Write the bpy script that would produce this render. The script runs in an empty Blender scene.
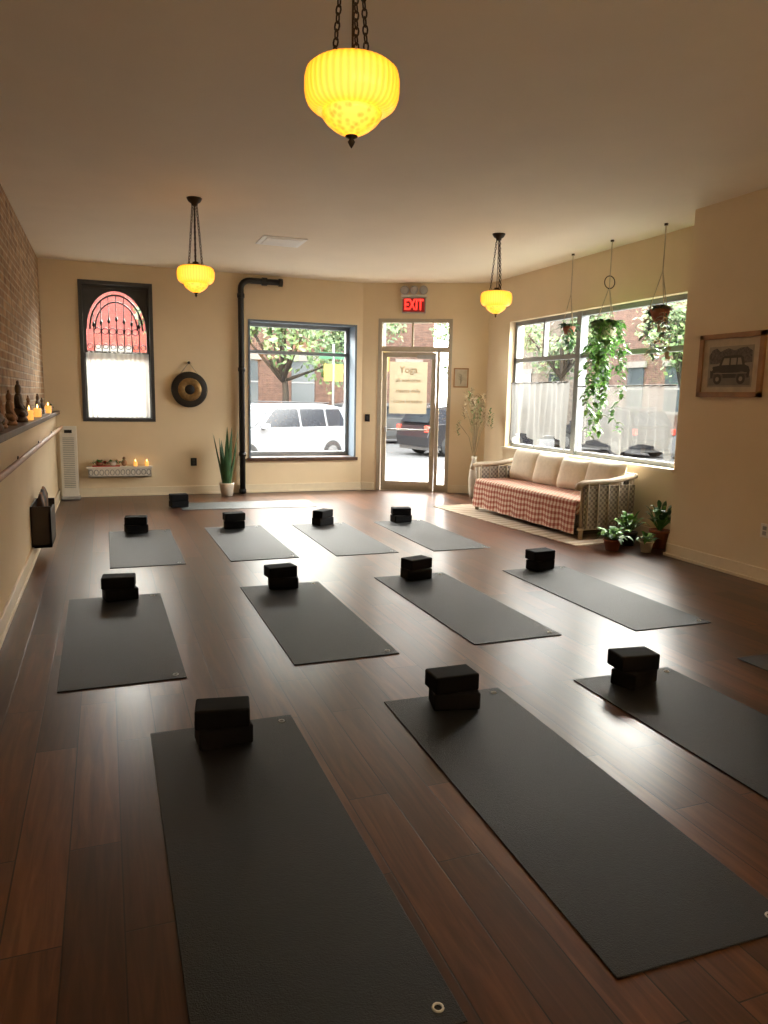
import bpy, math, random
from mathutils import Vector, Matrix, Euler
random.seed(7)
R=random.random
def U(a,b): return a+(b-a)*R()
pi=math.pi
# ------------------------------------------------------------------ materials
def nt(name):
    m=bpy.data.materials.new(name); m.use_nodes=True
    t=m.node_tree; b=t.nodes['Principled BSDF']; return m,t,b
def N(t,ty,**k):
    n=t.nodes.new(ty)
    for a,v in k.items():
        if a in n.bl_rna.properties.keys() and not a.startswith('in_'): setattr(n,a,v)
        else: n.inputs[a.replace('_',' ')].default_value=v
    return n
def c4(c): return (c[0],c[1],c[2],1)
def mat(name,col,rough=.6,metal=0,var=.12,scale=12,bump=0,bscale=60,emit=None,es=0,spec=.5,coat=0,sheen=0,trans=0):
    m,t,b=nt(name)
    tc=N(t,'ShaderNodeTexCoord')
    n=N(t,'ShaderNodeTexNoise'); n.inputs['Scale'].default_value=scale; n.inputs['Detail'].default_value=4
    t.links.new(tc.outputs['Object'],n.inputs['Vector'])
    r=N(t,'ShaderNodeValToRGB')
    r.color_ramp.elements[0].position=.3; r.color_ramp.elements[1].position=.7
    r.color_ramp.elements[0].color=c4([x*(1-var) for x in col]); r.color_ramp.elements[1].color=c4([min(1,x*(1+var)) for x in col])
    t.links.new(n.outputs['Fac'],r.inputs['Fac']); t.links.new(r.outputs['Color'],b.inputs['Base Color'])
    b.inputs['Roughness'].default_value=rough; b.inputs['Metallic'].default_value=metal
    b.inputs['Specular IOR Level'].default_value=spec
    if coat: b.inputs['Coat Weight'].default_value=coat
    if sheen: b.inputs['Sheen Weight'].default_value=sheen
    if emit: b.inputs['Emission Color'].default_value=c4(emit); b.inputs['Emission Strength'].default_value=es
    if bump:
        n2=N(t,'ShaderNodeTexNoise'); n2.inputs['Scale'].default_value=bscale; n2.inputs['Detail'].default_value=3
        t.links.new(tc.outputs['Object'],n2.inputs['Vector'])
        bp=N(t,'ShaderNodeBump'); bp.inputs['Strength'].default_value=bump; bp.inputs['Distance'].default_value=.01
        t.links.new(n2.outputs['Fac'],bp.inputs['Height']); t.links.new(bp.outputs['Normal'],b.inputs['Normal'])
    return m
def mixshader(m,t,a,b,fac):
    mx=N(t,'ShaderNodeMixShader')
    if isinstance(fac,float): mx.inputs[0].default_value=fac
    else: t.links.new(fac,mx.inputs[0])
    t.links.new(a,mx.inputs[1]); t.links.new(b,mx.inputs[2])
    t.links.new(mx.outputs[0],t.nodes['Material Output'].inputs['Surface'])
def glassmat(name,tint=(.97,.985,.98),rough=.0):
    m,t,b=nt(name)
    tr=N(t,'ShaderNodeBsdfTransparent'); tr.inputs[0].default_value=c4(tint)
    gl=N(t,'ShaderNodeBsdfGlossy'); gl.inputs['Roughness'].default_value=rough
    lw=N(t,'ShaderNodeLayerWeight'); lw.inputs[0].default_value=.5
    pw=N(t,'ShaderNodeMath',operation='POWER'); pw.inputs[1].default_value=4.5; t.links.new(lw.outputs['Facing'],pw.inputs[0])
    ma=N(t,'ShaderNodeMath',operation='MULTIPLY_ADD'); ma.inputs[1].default_value=.85; ma.inputs[2].default_value=.08; t.links.new(pw.outputs[0],ma.inputs[0])
    mixshader(m,t,tr.outputs[0],gl.outputs[0],ma.outputs[0]); return m
def sheermat(name,col,op=.6):
    m,t,b=nt(name)
    tc=N(t,'ShaderNodeTexCoord'); nz=N(t,'ShaderNodeTexNoise'); nz.inputs['Scale'].default_value=9
    t.links.new(tc.outputs['Object'],nz.inputs['Vector'])
    rp=N(t,'ShaderNodeValToRGB'); rp.color_ramp.elements[0].color=c4([x*.85 for x in col]); rp.color_ramp.elements[1].color=c4(col)
    t.links.new(nz.outputs['Fac'],rp.inputs['Fac'])
    tl=N(t,'ShaderNodeBsdfTranslucent'); t.links.new(rp.outputs[0],tl.inputs[0])
    df=N(t,'ShaderNodeBsdfDiffuse'); t.links.new(rp.outputs[0],df.inputs[0])
    m1=N(t,'ShaderNodeMixShader'); m1.inputs[0].default_value=.5
    t.links.new(tl.outputs[0],m1.inputs[1]); t.links.new(df.outputs[0],m1.inputs[2])
    tr=N(t,'ShaderNodeBsdfTransparent')
    mixshader(m,t,tr.outputs[0],m1.outputs[0],op); return m

WALL=mat('wall_paint',(.76,.62,.415),.75,var=.03,scale=2,bump=.03,bscale=150)
CEIL=mat('ceiling_paint',(.87,.79,.65),.8,var=.02,scale=2)
TRIM=mat('trim_paint',(.76,.65,.47),.45,var=.03)
WHITE=mat('white_paint',(.80,.76,.68),.5,var=.04)
BLACKM=mat('black_metal',(.012,.012,.013),.4,metal=.2,var=.1)
DARKM=mat('dark_bronze_metal',(.05,.035,.022),.4,metal=.7)
ALU=mat('window_frame_grey',(.24,.26,.27),.45,var=.05)
BLUEG=mat('reveal_bluegrey_paint',(.13,.17,.21),.55,var=.05)
CHAR=mat('charcoal_frame',(.05,.05,.05),.5,var=.1)
DOORF=mat('door_frame_paint',(.42,.36,.27),.45,var=.05)
GLASS=glassmat('window_glass')
WOODD=mat('dark_wood',(.07,.03,.015),.45,var=.3,scale=8)
WOODE=mat('ebony_wood',(.022,.014,.010),.5,var=.3,scale=8)
WOODM=mat('oak_wood',(.36,.18,.07),.45,var=.25,scale=8)
SHEER0=sheermat('cotton_curtain_cloth',(.55,.54,.51),.95)
SHEER=sheermat('sheer_curtain_cloth',(.19,.187,.178),.86)
SHEER2=sheermat('light_sheer_cloth',(.19,.186,.175),.60)
LEAF=mat('leaf_green',(.07,.20,.035),.45,var=.5,scale=15)
LEAF2=mat('leaf_bright_green',(.17,.38,.06),.45,var=.5,scale=15)
LEAFD=mat('leaf_dark_green',(.03,.09,.03),.4,var=.4,scale=10)
TERRA=mat('terracotta',(.30,.10,.05),.7)
CERAM=mat('cream_ceramic',(.62,.55,.45),.35)
SOIL=mat('soil',(.03,.02,.012),.95,bump=.5)
CREAMF=mat('cream_cushion_fabric',(.74,.66,.52),.9,var=.06,scale=20,bump=.2,bscale=200,sheen=.3)

def floor_mat():
    m,t,b=nt('wood_plank_floor'); L=t.links.new
    tc=N(t,'ShaderNodeTexCoord'); sp=N(t,'ShaderNodeSeparateXYZ'); L(tc.outputs['Object'],sp.inputs[0])
    cb=N(t,'ShaderNodeCombineXYZ'); L(sp.outputs['Y'],cb.inputs['X']); L(sp.outputs['X'],cb.inputs['Y'])
    br=N(t,'ShaderNodeTexBrick'); br.offset=.37; br.squash=1
    br.inputs['Scale'].default_value=1; br.inputs['Brick Width'].default_value=1.25; br.inputs['Row Height'].default_value=.165
    br.inputs['Mortar Size'].default_value=.0026; br.inputs['Mortar Smooth'].default_value=.2; br.inputs['Bias'].default_value=0
    br.inputs['Color1'].default_value=(0,0,0,1); br.inputs['Color2'].default_value=(1,1,1,1); br.inputs['Mortar'].default_value=(.5,.5,.5,1)
    L(cb.outputs[0],br.inputs['Vector'])
    mp=N(t,'ShaderNodeMapping'); mp.inputs['Scale'].default_value=(13,.9,1); L(tc.outputs['Object'],mp.inputs[0])
    off=N(t,'ShaderNodeVectorMath',operation='ADD'); L(mp.outputs[0],off.inputs[0])
    sc=N(t,'ShaderNodeVectorMath',operation='SCALE'); sc.inputs['Scale'].default_value=7; L(br.outputs['Color'],sc.inputs[0]); L(sc.outputs[0],off.inputs[1])
    n1=N(t,'ShaderNodeTexNoise'); n1.inputs['Scale'].default_value=2.1; n1.inputs['Detail'].default_value=7; n1.inputs['Roughness'].default_value=.56; n1.inputs['Distortion'].default_value=.9; L(off.outputs[0],n1.inputs['Vector'])
    r1=N(t,'ShaderNodeValToRGB'); e=r1.color_ramp.elements
    e[0].position=.28; e[0].color=(.036,.0155,.0085,1); e[1].position=.75; e[1].color=(.125,.057,.029,1)
    x=r1.color_ramp.elements.new(.5); x.color=(.075,.031,.016,1)
    L(n1.outputs['Fac'],r1.inputs['Fac'])
    r2=N(t,'ShaderNodeValToRGB'); r2.color_ramp.elements[0].color=(.58,.57,.56,1); r2.color_ramp.elements[1].color=(1.5,1.45,1.4,1)
    L(br.outputs['Color'],r2.inputs['Fac'])
    mu=N(t,'ShaderNodeMix',data_type='RGBA',blend_type='MULTIPLY'); mu.inputs[0].default_value=1
    L(r1.outputs[0],mu.inputs[6]); L(r2.outputs[0],mu.inputs[7])
    m2=N(t,'ShaderNodeMix',data_type='RGBA'); L(br.outputs['Fac'],m2.inputs[0]); L(mu.outputs[2],m2.inputs[6]); m2.inputs[7].default_value=(.010,.005,.0035,1)
    L(m2.outputs[2],b.inputs['Base Color'])
    rr=N(t,'ShaderNodeMapRange'); rr.inputs['To Min'].default_value=.25; rr.inputs['To Max'].default_value=.37; L(n1.outputs['Fac'],rr.inputs[0]); L(rr.outputs[0],b.inputs['Roughness'])
    ad=N(t,'ShaderNodeMath',operation='SUBTRACT'); ml=N(t,'ShaderNodeMath',operation='MULTIPLY'); ml.inputs[1].default_value=.11; L(n1.outputs['Fac'],ml.inputs[0]); L(ml.outputs[0],ad.inputs[0]); L(br.outputs['Fac'],ad.inputs[1])
    bp=N(t,'ShaderNodeBump'); bp.inputs['Strength'].default_value=.25; bp.inputs['Distance'].default_value=.002; L(ad.outputs[0],bp.inputs['Height']); L(bp.outputs[0],b.inputs['Normal'])
    b.inputs['Specular IOR Level'].default_value=.52
    return m
FLOOR=floor_mat()
def brick_mat(name,c1,c2,mor,axis='Y',bw=.21,rh=.075,rough=.85,ms=.008):
    m,t,b=nt(name); L=t.links.new
    tc=N(t,'ShaderNodeTexCoord'); sp=N(t,'ShaderNodeSeparateXYZ'); L(tc.outputs['Object'],sp.inputs[0])
    cb=N(t,'ShaderNodeCombineXYZ')
    if axis=='XY':
        a=N(t,'ShaderNodeMath',operation='ADD'); L(sp.outputs['X'],a.inputs[0]); L(sp.outputs['Y'],a.inputs[1]); L(a.outputs[0],cb.inputs['X'])
    else: L(sp.outputs[axis],cb.inputs['X'])
    L(sp.outputs['Z'],cb.inputs['Y'])
    br=N(t,'ShaderNodeTexBrick'); br.inputs['Scale'].default_value=1; br.inputs['Brick Width'].default_value=bw; br.inputs['Row Height'].default_value=rh
    br.inputs['Mortar Size'].default_value=ms; br.inputs['Mortar Smooth'].default_value=.3
    br.inputs['Color1'].default_value=c4(c1); br.inputs['Color2'].default_value=c4(c2); br.inputs['Mortar'].default_value=c4(mor)
    L(cb.outputs[0],br.inputs['Vector'])
    nz=N(t,'ShaderNodeTexNoise'); nz.inputs['Scale'].default_value=6; nz.inputs['Detail'].default_value=5; L(tc.outputs['Object'],nz.inputs['Vector'])
    rp=N(t,'ShaderNodeValToRGB'); rp.color_ramp.elements[0].position=.3; rp.color_ramp.elements[1].position=.7; rp.color_ramp.elements[0].color=(.6,.6,.6,1); rp.color_ramp.elements[1].color=(1.25,1.25,1.25,1); L(nz.outputs['Fac'],rp.inputs[0])
    mu=N(t,'ShaderNodeMix',data_type='RGBA',blend_type='MULTIPLY'); mu.inputs[0].default_value=1; L(br.outputs['Color'],mu.inputs[6]); L(rp.outputs[0],mu.inputs[7])
    L(mu.outputs[2],b.inputs['Base Color']); b.inputs['Roughness'].default_value=rough
    sb=N(t,'ShaderNodeMath',operation='SUBTRACT'); L(nz.outputs['Fac'],sb.inputs[0]); L(br.outputs['Fac'],sb.inputs[1])
    bp=N(t,'ShaderNodeBump'); bp.inputs['Strength'].default_value=.7; bp.inputs['Distance'].default_value=.02; L(sb.outputs[0],bp.inputs['Height']); L(bp.outputs[0],b.inputs['Normal'])
    return m
BRICK=brick_mat('interior_brick',(.46,.29,.15),(.28,.15,.07),(.50,.39,.26),ms=.011)
def gingham():
    m,t,b=nt('red_gingham_fabric'); L=t.links.new
    tc=N(t,'ShaderNodeTexCoord'); sp=N(t,'ShaderNodeSeparateXYZ'); L(tc.outputs['Object'],sp.inputs[0])
    a=N(t,'ShaderNodeMath',operation='SUBTRACT'); L(sp.outputs['X'],a.inputs[0]); L(sp.outputs['Z'],a.inputs[1])
    outs=[]
    for s in (sp.outputs['Y'],a.outputs[0]):
        k=N(t,'ShaderNodeMath',operation='MULTIPLY'); k.inputs[1].default_value=1/.065; L(s,k.inputs[0])
        f=N(t,'ShaderNodeMath',operation='FRACT'); L(k.outputs[0],f.inputs[0])
        g=N(t,'ShaderNodeMath',operation='GREATER_THAN'); g.inputs[1].default_value=.5; L(f.outputs[0],g.inputs[0]); outs.append(g.outputs[0])
    s=N(t,'ShaderNodeMath',operation='ADD'); L(outs[0],s.inputs[0]); L(outs[1],s.inputs[1])
    h=N(t,'ShaderNodeMath',operation='MULTIPLY'); h.inputs[1].default_value=.5; L(s.outputs[0],h.inputs[0])
    r=N(t,'ShaderNodeValToRGB'); r.color_ramp.elements[0].color=(.72,.56,.44,1); r.color_ramp.elements[1].color=(.30,.07,.045,1)
    e=r.color_ramp.elements.new(.5); e.color=(.50,.23,.16,1); L(h.outputs[0],r.inputs[0]); L(r.outputs[0],b.inputs['Base Color'])
    b.inputs['Roughness'].default_value=.95; return m
GING=gingham()
def weave(name,c1,c2,s=.03):
    m,t,b=nt(name); L=t.links.new
    tc=N(t,'ShaderNodeTexCoord'); ck=N(t,'ShaderNodeTexChecker'); ck.inputs['Scale'].default_value=1/s
    ck.inputs['Color1'].default_value=c4(c1); ck.inputs['Color2'].default_value=c4(c2)
    L(tc.outputs['Object'],ck.inputs['Vector']); L(ck.outputs['Color'],b.inputs['Base Color'])
    bp=N(t,'ShaderNodeBump'); bp.inputs['Strength'].default_value=.8; bp.inputs['Distance'].default_value=.008; L(ck.outputs['Fac'],bp.inputs['Height']); L(bp.outputs[0],b.inputs['Normal'])
    b.inputs['Roughness'].default_value=.6; return m
WICK=weave('grey_wicker',(.36,.31,.25),(.17,.14,.11))
RATP=mat('rattan_pole',(.40,.31,.21),.5)
def rugmat():
    m,t,b=nt('striped_beige_rug'); L=t.links.new
    tc=N(t,'ShaderNodeTexCoord'); w=N(t,'ShaderNodeTexWave'); w.bands_direction='Y'; w.inputs['Scale'].default_value=2.2; w.inputs['Distortion'].default_value=.4
    L(tc.outputs['Object'],w.inputs[0]); r=N(t,'ShaderNodeValToRGB'); r.color_ramp.elements[0].color=(.36,.27,.19,1); r.color_ramp.elements[1].color=(.52,.43,.33,1)
    L(w.outputs['Fac'],r.inputs[0]); L(r.outputs[0],b.inputs['Base Color']); b.inputs['Roughness'].default_value=.95; return m
RUG=rugmat()
def mat_rubber(name,col,r=.5,spec=.5):
    return mat(name,col,r,var=.12,scale=30,bump=.35,bscale=260,spec=spec)
YOGA=mat_rubber('charcoal_yoga_rubber',(.008,.009,.010),.50,.38)
YOGAL=mat_rubber('bluegrey_yoga_rubber',(.07,.08,.08))
FOAM=mat('black_foam',(.004,.004,.005),.8,var=.15,scale=60,spec=.2)
LOGO=mat('silver_print',(.6,.6,.58),.4)
def shade_mat(name,strg,ribs=False):
    m,t,b=nt(name); L=t.links.new
    tc=N(t,'ShaderNodeTexCoord')
    lw=N(t,'ShaderNodeLayerWeight'); lw.inputs[0].default_value=.35
    r=N(t,'ShaderNodeValToRGB'); r.color_ramp.elements[0].color=(1,.43,.055,1); r.color_ramp.elements[1].color=(.55,.15,.003,1)
    e=r.color_ramp.elements.new(.4); e.color=(1,.36,.018,1)
    L(lw.outputs['Facing'],r.inputs[0])
    v=N(t,'ShaderNodeTexVoronoi'); v.inputs['Scale'].default_value=45; L(tc.outputs['Object'],v.inputs['Vector'])
    b.inputs['Base Color'].default_value=(.35,.2,.01,1); b.inputs['Roughness'].default_value=.3
    L(r.outputs[0],b.inputs['Emission Color'])
    if ribs:
        mr=N(t,'ShaderNodeMapRange'); mr.inputs['From Max'].default_value=.6; mr.inputs['To Min'].default_value=strg*.6; mr.inputs['To Max'].default_value=strg*1.3
        L(v.outputs['Distance'],mr.inputs[0]); L(mr.outputs[0],b.inputs['Emission Strength'])
    else:
        sp=N(t,'ShaderNodeSeparateXYZ'); L(tc.outputs['Object'],sp.inputs[0])
        at=N(t,'ShaderNodeMath',operation='ARCTAN2'); L(sp.outputs['Y'],at.inputs[0]); L(sp.outputs['X'],at.inputs[1])
        mm=N(t,'ShaderNodeMath',operation='MULTIPLY'); mm.inputs[1].default_value=40; L(at.outputs[0],mm.inputs[0])
        co=N(t,'ShaderNodeMath',operation='COSINE'); L(mm.outputs[0],co.inputs[0])
        mr=N(t,'ShaderNodeMapRange'); mr.inputs['From Min'].default_value=-1; mr.inputs['To Min'].default_value=strg*.82; mr.inputs['To Max'].default_value=strg*1.08
        L(co.outputs[0],mr.inputs[0]); L(mr.outputs[0],b.inputs['Emission Strength'])
    return m
SHADE=shade_mat('amber_ribbed_glass',1.22); SHADE2=shade_mat('amber_diamond_glass',1.0,True)
FLAME=mat('candle_flame',(1,.6,.2),.5,emit=(1,.55,.15),es=6)
WAX=mat('candle_glass',(.5,.25,.08),.3,emit=(1,.42,.08),es=.6)
GOLD=mat('bronze_gong_metal',(.26,.16,.06),.45,metal=.7,var=.25,scale=30)
GONGD=mat('gong_patina',(.02,.017,.013),.5,metal=.3)
REDE=mat('exit_red_lit',(.6,.02,.02),.4,emit=(1,.03,.02),es=1.5)
PINK=mat('exit_face',(.10,.012,.01),.5,emit=(1,.04,.03),es=.08)
PLAST=mat('grey_plastic',(.35,.34,.32),.4)
STATUE=mat('statue_bronze',(.10,.06,.03),.5,metal=.3,var=.3)
STATUE2=mat('statue_clay',(.30,.16,.08),.7,var=.3)
RED=mat('red_fabric',(.5,.05,.03),.7)
ROPE=mat('macrame_rope',(.5,.42,.3),.9)
DRY=mat('dried_grass',(.36,.28,.17),.9)
PAPER=mat('aged_paper',(.55,.46,.33),.9)
INK=mat('ink',(.06,.05,.04),.8)
INK2=mat('door_lettering',(.30,.2,.1),.8)
POSTER=sheermat('door_paper',(.40,.35,.26),.8)
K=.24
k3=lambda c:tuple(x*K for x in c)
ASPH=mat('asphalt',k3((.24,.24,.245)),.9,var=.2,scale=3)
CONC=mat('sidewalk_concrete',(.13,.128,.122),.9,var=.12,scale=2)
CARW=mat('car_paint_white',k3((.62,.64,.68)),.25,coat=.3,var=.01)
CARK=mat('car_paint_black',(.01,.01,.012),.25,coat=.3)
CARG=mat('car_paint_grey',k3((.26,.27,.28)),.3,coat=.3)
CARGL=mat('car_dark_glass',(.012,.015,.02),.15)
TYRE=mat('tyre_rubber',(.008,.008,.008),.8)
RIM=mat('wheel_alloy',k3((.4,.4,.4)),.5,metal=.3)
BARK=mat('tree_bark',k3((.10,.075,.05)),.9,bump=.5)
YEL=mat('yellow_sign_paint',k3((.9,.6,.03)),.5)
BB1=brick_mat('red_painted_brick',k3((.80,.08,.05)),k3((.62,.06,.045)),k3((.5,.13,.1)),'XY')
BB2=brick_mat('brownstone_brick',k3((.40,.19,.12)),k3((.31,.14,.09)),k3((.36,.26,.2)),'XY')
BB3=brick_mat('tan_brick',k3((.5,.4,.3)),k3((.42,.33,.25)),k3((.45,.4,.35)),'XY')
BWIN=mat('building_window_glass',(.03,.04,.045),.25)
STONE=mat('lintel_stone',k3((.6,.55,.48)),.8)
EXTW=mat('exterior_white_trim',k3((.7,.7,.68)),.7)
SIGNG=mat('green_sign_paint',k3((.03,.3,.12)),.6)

# ------------------------------------------------------------------ builder
class B:
    def __init__(s): s.v=[];s.f=[];s.m=[];s.sm=[];s.mats=[];s.M=Matrix.Identity(4)
    def mi(s,m):
        if m not in s.mats: s.mats.append(m)
        return s.mats.index(m)
    def add(s,vs,fs,m,smooth=False):
        o=len(s.v); s.v+=[tuple(s.M@Vector(v)) for v in vs]
        i=s.mi(m)
        for f in fs: s.f.append([o+k for k in f]); s.m.append(i); s.sm.append(smooth)
    def box(s,m,x0,x1,y0,y1,z0,z1):
        s.add([(x0,y0,z0),(x1,y0,z0),(x1,y1,z0),(x0,y1,z0),(x0,y0,z1),(x1,y0,z1),(x1,y1,z1),(x0,y1,z1)],
              [(0,3,2,1),(4,5,6,7),(0,1,5,4),(1,2,6,5),(2,3,7,6),(3,0,4,7)],m)
    def paneY(s,m,x0,x1,y,z0,z1): s.add([(x0,y,z0),(x1,y,z0),(x1,y,z1),(x0,y,z1)],[(0,1,2,3)],m)
    def paneX(s,m,x,y0,y1,z0,z1): s.add([(x,y0,z0),(x,y1,z0),(x,y1,z1),(x,y0,z1)],[(0,1,2,3)],m)
    def rbox(s,m,x0,x1,y0,y1,z0,z1,r,n=3,bulge=0):
        cx,cy=(x0+x1)/2,(y0+y1)/2; hx,hy=(x1-x0)/2,(y1-y0)/2; r=min(r,hx*.95,hy*.95,(z1-z0)*.5)
        rings=[]; 
        def ring(ins,z):
            o=[];rr=max(r-ins,0.0005)
            for (sx,sy,a0) in ((1,1,0),(-1,1,pi/2),(-1,-1,pi),(1,-1,1.5*pi)):
                for k in range(n+1):
                    a=a0+k*pi/2/n; o.append((cx+sx*(hx-r)+rr*math.cos(a),cy+sy*(hy-r)+rr*math.sin(a),z))
            return o
        for k in range(n+1):
            a=pi/2*k/n; rings.append(ring(r*(1-math.sin(a)),z0+r*(1-math.cos(a))))
        for k in range(n+1):
            a=pi/2*k/n; rings.append(ring(r*(1-math.cos(a)),z1-r*(1-math.sin(a))))
        vs=[p for q in rings for p in q]; c=len(rings[0]); fs=[]
        for i in range(len(rings)-1):
            for j in range(c): fs.append((i*c+j,i*c+(j+1)%c,(i+1)*c+(j+1)%c,(i+1)*c+j))
        fs.append(tuple(reversed(range(c)))); fs.append(tuple(range((len(rings)-1)*c,len(rings)*c)))
        s.add(vs,fs,m,False)
    def lathe(s,m,prof,c=(0,0,0),n=24,rip=None,axis='Z',smooth=True,cap=True):
        vs=[];fs=[]
        for r,z in prof:
            for k in range(n):
                a=2*pi*k/n; q=r*(rip(a,z) if rip else 1)
                p=(q*math.cos(a),q*math.sin(a),z)
                if axis=='Y': p=(p[0],p[2],p[1])
                if axis=='X': p=(p[2],p[0],p[1])
                vs.append((p[0]+c[0],p[1]+c[1],p[2]+c[2]))
        for i in range(len(prof)-1):
            for k in range(n): fs.append((i*n+k,i*n+(k+1)%n,(i+1)*n+(k+1)%n,(i+1)*n+k))
        if cap:
            fs.append(tuple(reversed(range(n)))); fs.append(tuple(range((len(prof)-1)*n,len(prof)*n)))
        s.add(vs,fs,m,smooth)
    def ell(s,m,c,r,n=14,k=8):
        vs=[];fs=[]
        for i in range(k+1):
            a=-pi/2+pi*i/k
            for j in range(n):
                b=2*pi*j/n; vs.append((c[0]+r[0]*max(math.cos(a),.001)*math.cos(b),c[1]+r[1]*max(math.cos(a),.001)*math.sin(b),c[2]+r[2]*math.sin(a)))
        for i in range(k):
            for j in range(n): fs.append((i*n+j,i*n+(j+1)%n,(i+1)*n+(j+1)%n,(i+1)*n+j))
        s.add(vs,fs,m,True)
    def tube(s,m,pts,r,n=8,closed=False):
        pts=[Vector(p) for p in pts]; L=len(pts); vs=[];fs=[]; prev=None
        for i,p in enumerate(pts):
            if closed: d=(pts[(i+1)%L]-pts[i-1])
            else: d=pts[min(i+1,L-1)]-pts[max(i-1,0)]
            d.normalize()
            if prev is None:
                u=d.orthogonal().normalized()
            else:
                u=(prev-d*prev.dot(d)); u=u.normalized() if u.length>1e-6 else d.orthogonal().normalized()
            prev=u; w=d.cross(u); rr=r[i] if isinstance(r,(list,tuple)) else r
            for k in range(n):
                a=2*pi*k/n; vs.append(tuple(p+u*rr*math.cos(a)+w*rr*math.sin(a)))
        for i in range(L if closed else L-1):
            for k in range(n):
                j=(i+1)%L; fs.append((i*n+k,i*n+(k+1)%n,j*n+(k+1)%n,j*n+k))
        if not closed: fs.append(tuple(reversed(range(n)))); fs.append(tuple(range((L-1)*n,L*n)))
        s.add(vs,fs,m,True)
    def leaf(s,m,p,d,l,w,droop=.3,seg=4,fold=.25):
        p=Vector(p); d=Vector(d).normalized(); side=d.cross(Vector((0,0,1)))
        side=side.normalized() if side.length>.05 else Vector((math.cos(p.x*99),math.sin(p.x*99),0))
        vs=[];fs=[]
        for i in range(seg+1):
            t=i/seg; q=p+d*l*t+Vector((0,0,-droop*l*t*t)); ww=w*.5*math.sin(pi*min(.97,max(.06,t))**.8)
            up=side.cross(d)
            vs+= [tuple(q-side*ww+up*ww*fold),tuple(q),tuple(q+side*ww+up*ww*fold)]
        for i in range(seg):
            a=i*3; fs+=[(a,a+1,a+4,a+3),(a+1,a+2,a+5,a+4)]
        s.add(vs,fs,m,True)
    def prism(s,m,pts,z0,z1,plane='XY',smooth=False):
        def P(a,b,h):
            return {'XY':(a,b,h),'XZ':(a,h,b),'YZ':(h,a,b)}[plane]
        n=len(pts); vs=[P(a,b,z0) for a,b in pts]+[P(a,b,z1) for a,b in pts]
        fs=[tuple(reversed(range(n))),tuple(range(n,2*n))]+[(i,(i+1)%n,n+(i+1)%n,n+i) for i in range(n)]
        s.add(vs,fs,m,smooth)
    def build(s,name,loc=(0,0,0),rot=0,bevel=0,parent=None):
        me=bpy.data.meshes.new(name); l=Vector(loc)
        me.from_pydata([tuple(Vector(v)) for v in s.v],[],s.f)
        for m in s.mats: me.materials.append(m)
        me.polygons.foreach_set('material_index',s.m); me.polygons.foreach_set('use_smooth',s.sm); me.update()
        import bmesh
        bm=bmesh.new(); bm.from_mesh(me); bmesh.ops.recalc_face_normals(bm,faces=bm.faces); bm.to_mesh(me); bm.free()
        o=bpy.data.objects.new(name,me); bpy.context.collection.objects.link(o)
        o.location=l; o.rotation_euler=(0,0,rot)
        if bevel:
            bv=o.modifiers.new('bevel','BEVEL'); bv.width=bevel; bv.segments=2; bv.limit_method='ANGLE'
        if parent: o.parent=parent
        return o
def wallframe(A,Bp):
    A=Vector((A[0],A[1],0)); d=(Vector((Bp[0],Bp[1],0))-A).normalized(); n=Vector((-d.y,d.x,0))
    return Matrix(((d.x,n.x,0,A.x),(d.y,n.y,0,A.y),(0,0,1,0),(0,0,0,1)))
def txt(s,size,off=.008):
    cu=bpy.data.curves.new('t','FONT'); cu.body=s; cu.size=size; cu.extrude=.002; cu.align_x='CENTER'; cu.align_y='CENTER'; cu.offset=off
    ob=bpy.data.objects.new('t',cu); bpy.context.collection.objects.link(ob)
    dg=bpy.context.evaluated_depsgraph_get(); dg.update(); me=bpy.data.meshes.new_from_object(ob.evaluated_get(dg))
    vs=[v.co.copy() for v in me.vertices]; fs=[tuple(p.vertices) for p in me.polygons]
    bpy.data.objects.remove(ob); return vs,fs

# ------------------------------------------------------------------ room shell
H=3.3565; XB=-.80; XW=-.666; XR=5.7788; XN=5.3211; YB=11.643; YR=-2.6
A=(3.98,YB); C=(XR,10.69)
poly=[(XB-.3,YR-.2),(XR+.25,YR-.2),(XR+.25,10.83),(4.1,11.87),(4.0,12.13),(XB-.3,12.13)]
b=B(); b.prism(FLOOR,poly,-.12,0); b.build('floor')
b=B(); b.prism(CEIL,poly,H,H+.15); b.build('ceiling')
b=B(); y0,y1=YB,12.12
aw=(-.30,.71,1.11,3.11); bw=(2.11,3.88,.53,2.69)
b.box(WALL,XB-.3,aw[0],y0,y1,0,H); b.box(WALL,aw[0],aw[1],y0,y1,0,aw[2]); b.box(WALL,aw[0],aw[1],y0,y1,aw[3],H)
b.box(WALL,aw[1],bw[0],y0,y1,0,H); b.box(WALL,bw[0],bw[1],y0,y1,0,bw[2]); b.box(WALL,bw[0],bw[1],y0,y1,bw[3],H)
b.box(WALL,bw[1],3.98,y0,y1,0,H); b.build('wall_back')
MD=wallframe(A,C); LD=(Vector(C)-Vector(A)).length
b=B(); b.M=MD; d0,d1,dz=.26,1.46,2.80
b.box(WALL,0,d0,0,.25,0,H); b.box(WALL,d1,LD,0,.25,0,H); b.box(WALL,d0,d1,0,.25,dz,H); b.build('wall_door')
b=B(); w0,w1,wz0,wz1=6.37,10.03,.82,2.70
b.box(WALL,XR,XR+.25,5.6,w0,0,H); b.box(WALL,XR,XR+.25,w1,10.84,0,H); b.box(WALL,XR,XR+.25,w0,w1,0,wz0); b.box(WALL,XR,XR+.25,w0,w1,wz1,H); b.build('wall_window')
b=B(); b.box(WALL,XN,XR,YR,5.85,0,H); b.build('wall_right')
b=B(); b.box(WALL,XB-.3,XR+.25,YR-.2,YR,0,H); b.build('wall_rear')
b=B(); b.box(BRICK,XB-.3,XB,YR,YB,1.2,H); b.build('wall_left')
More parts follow.
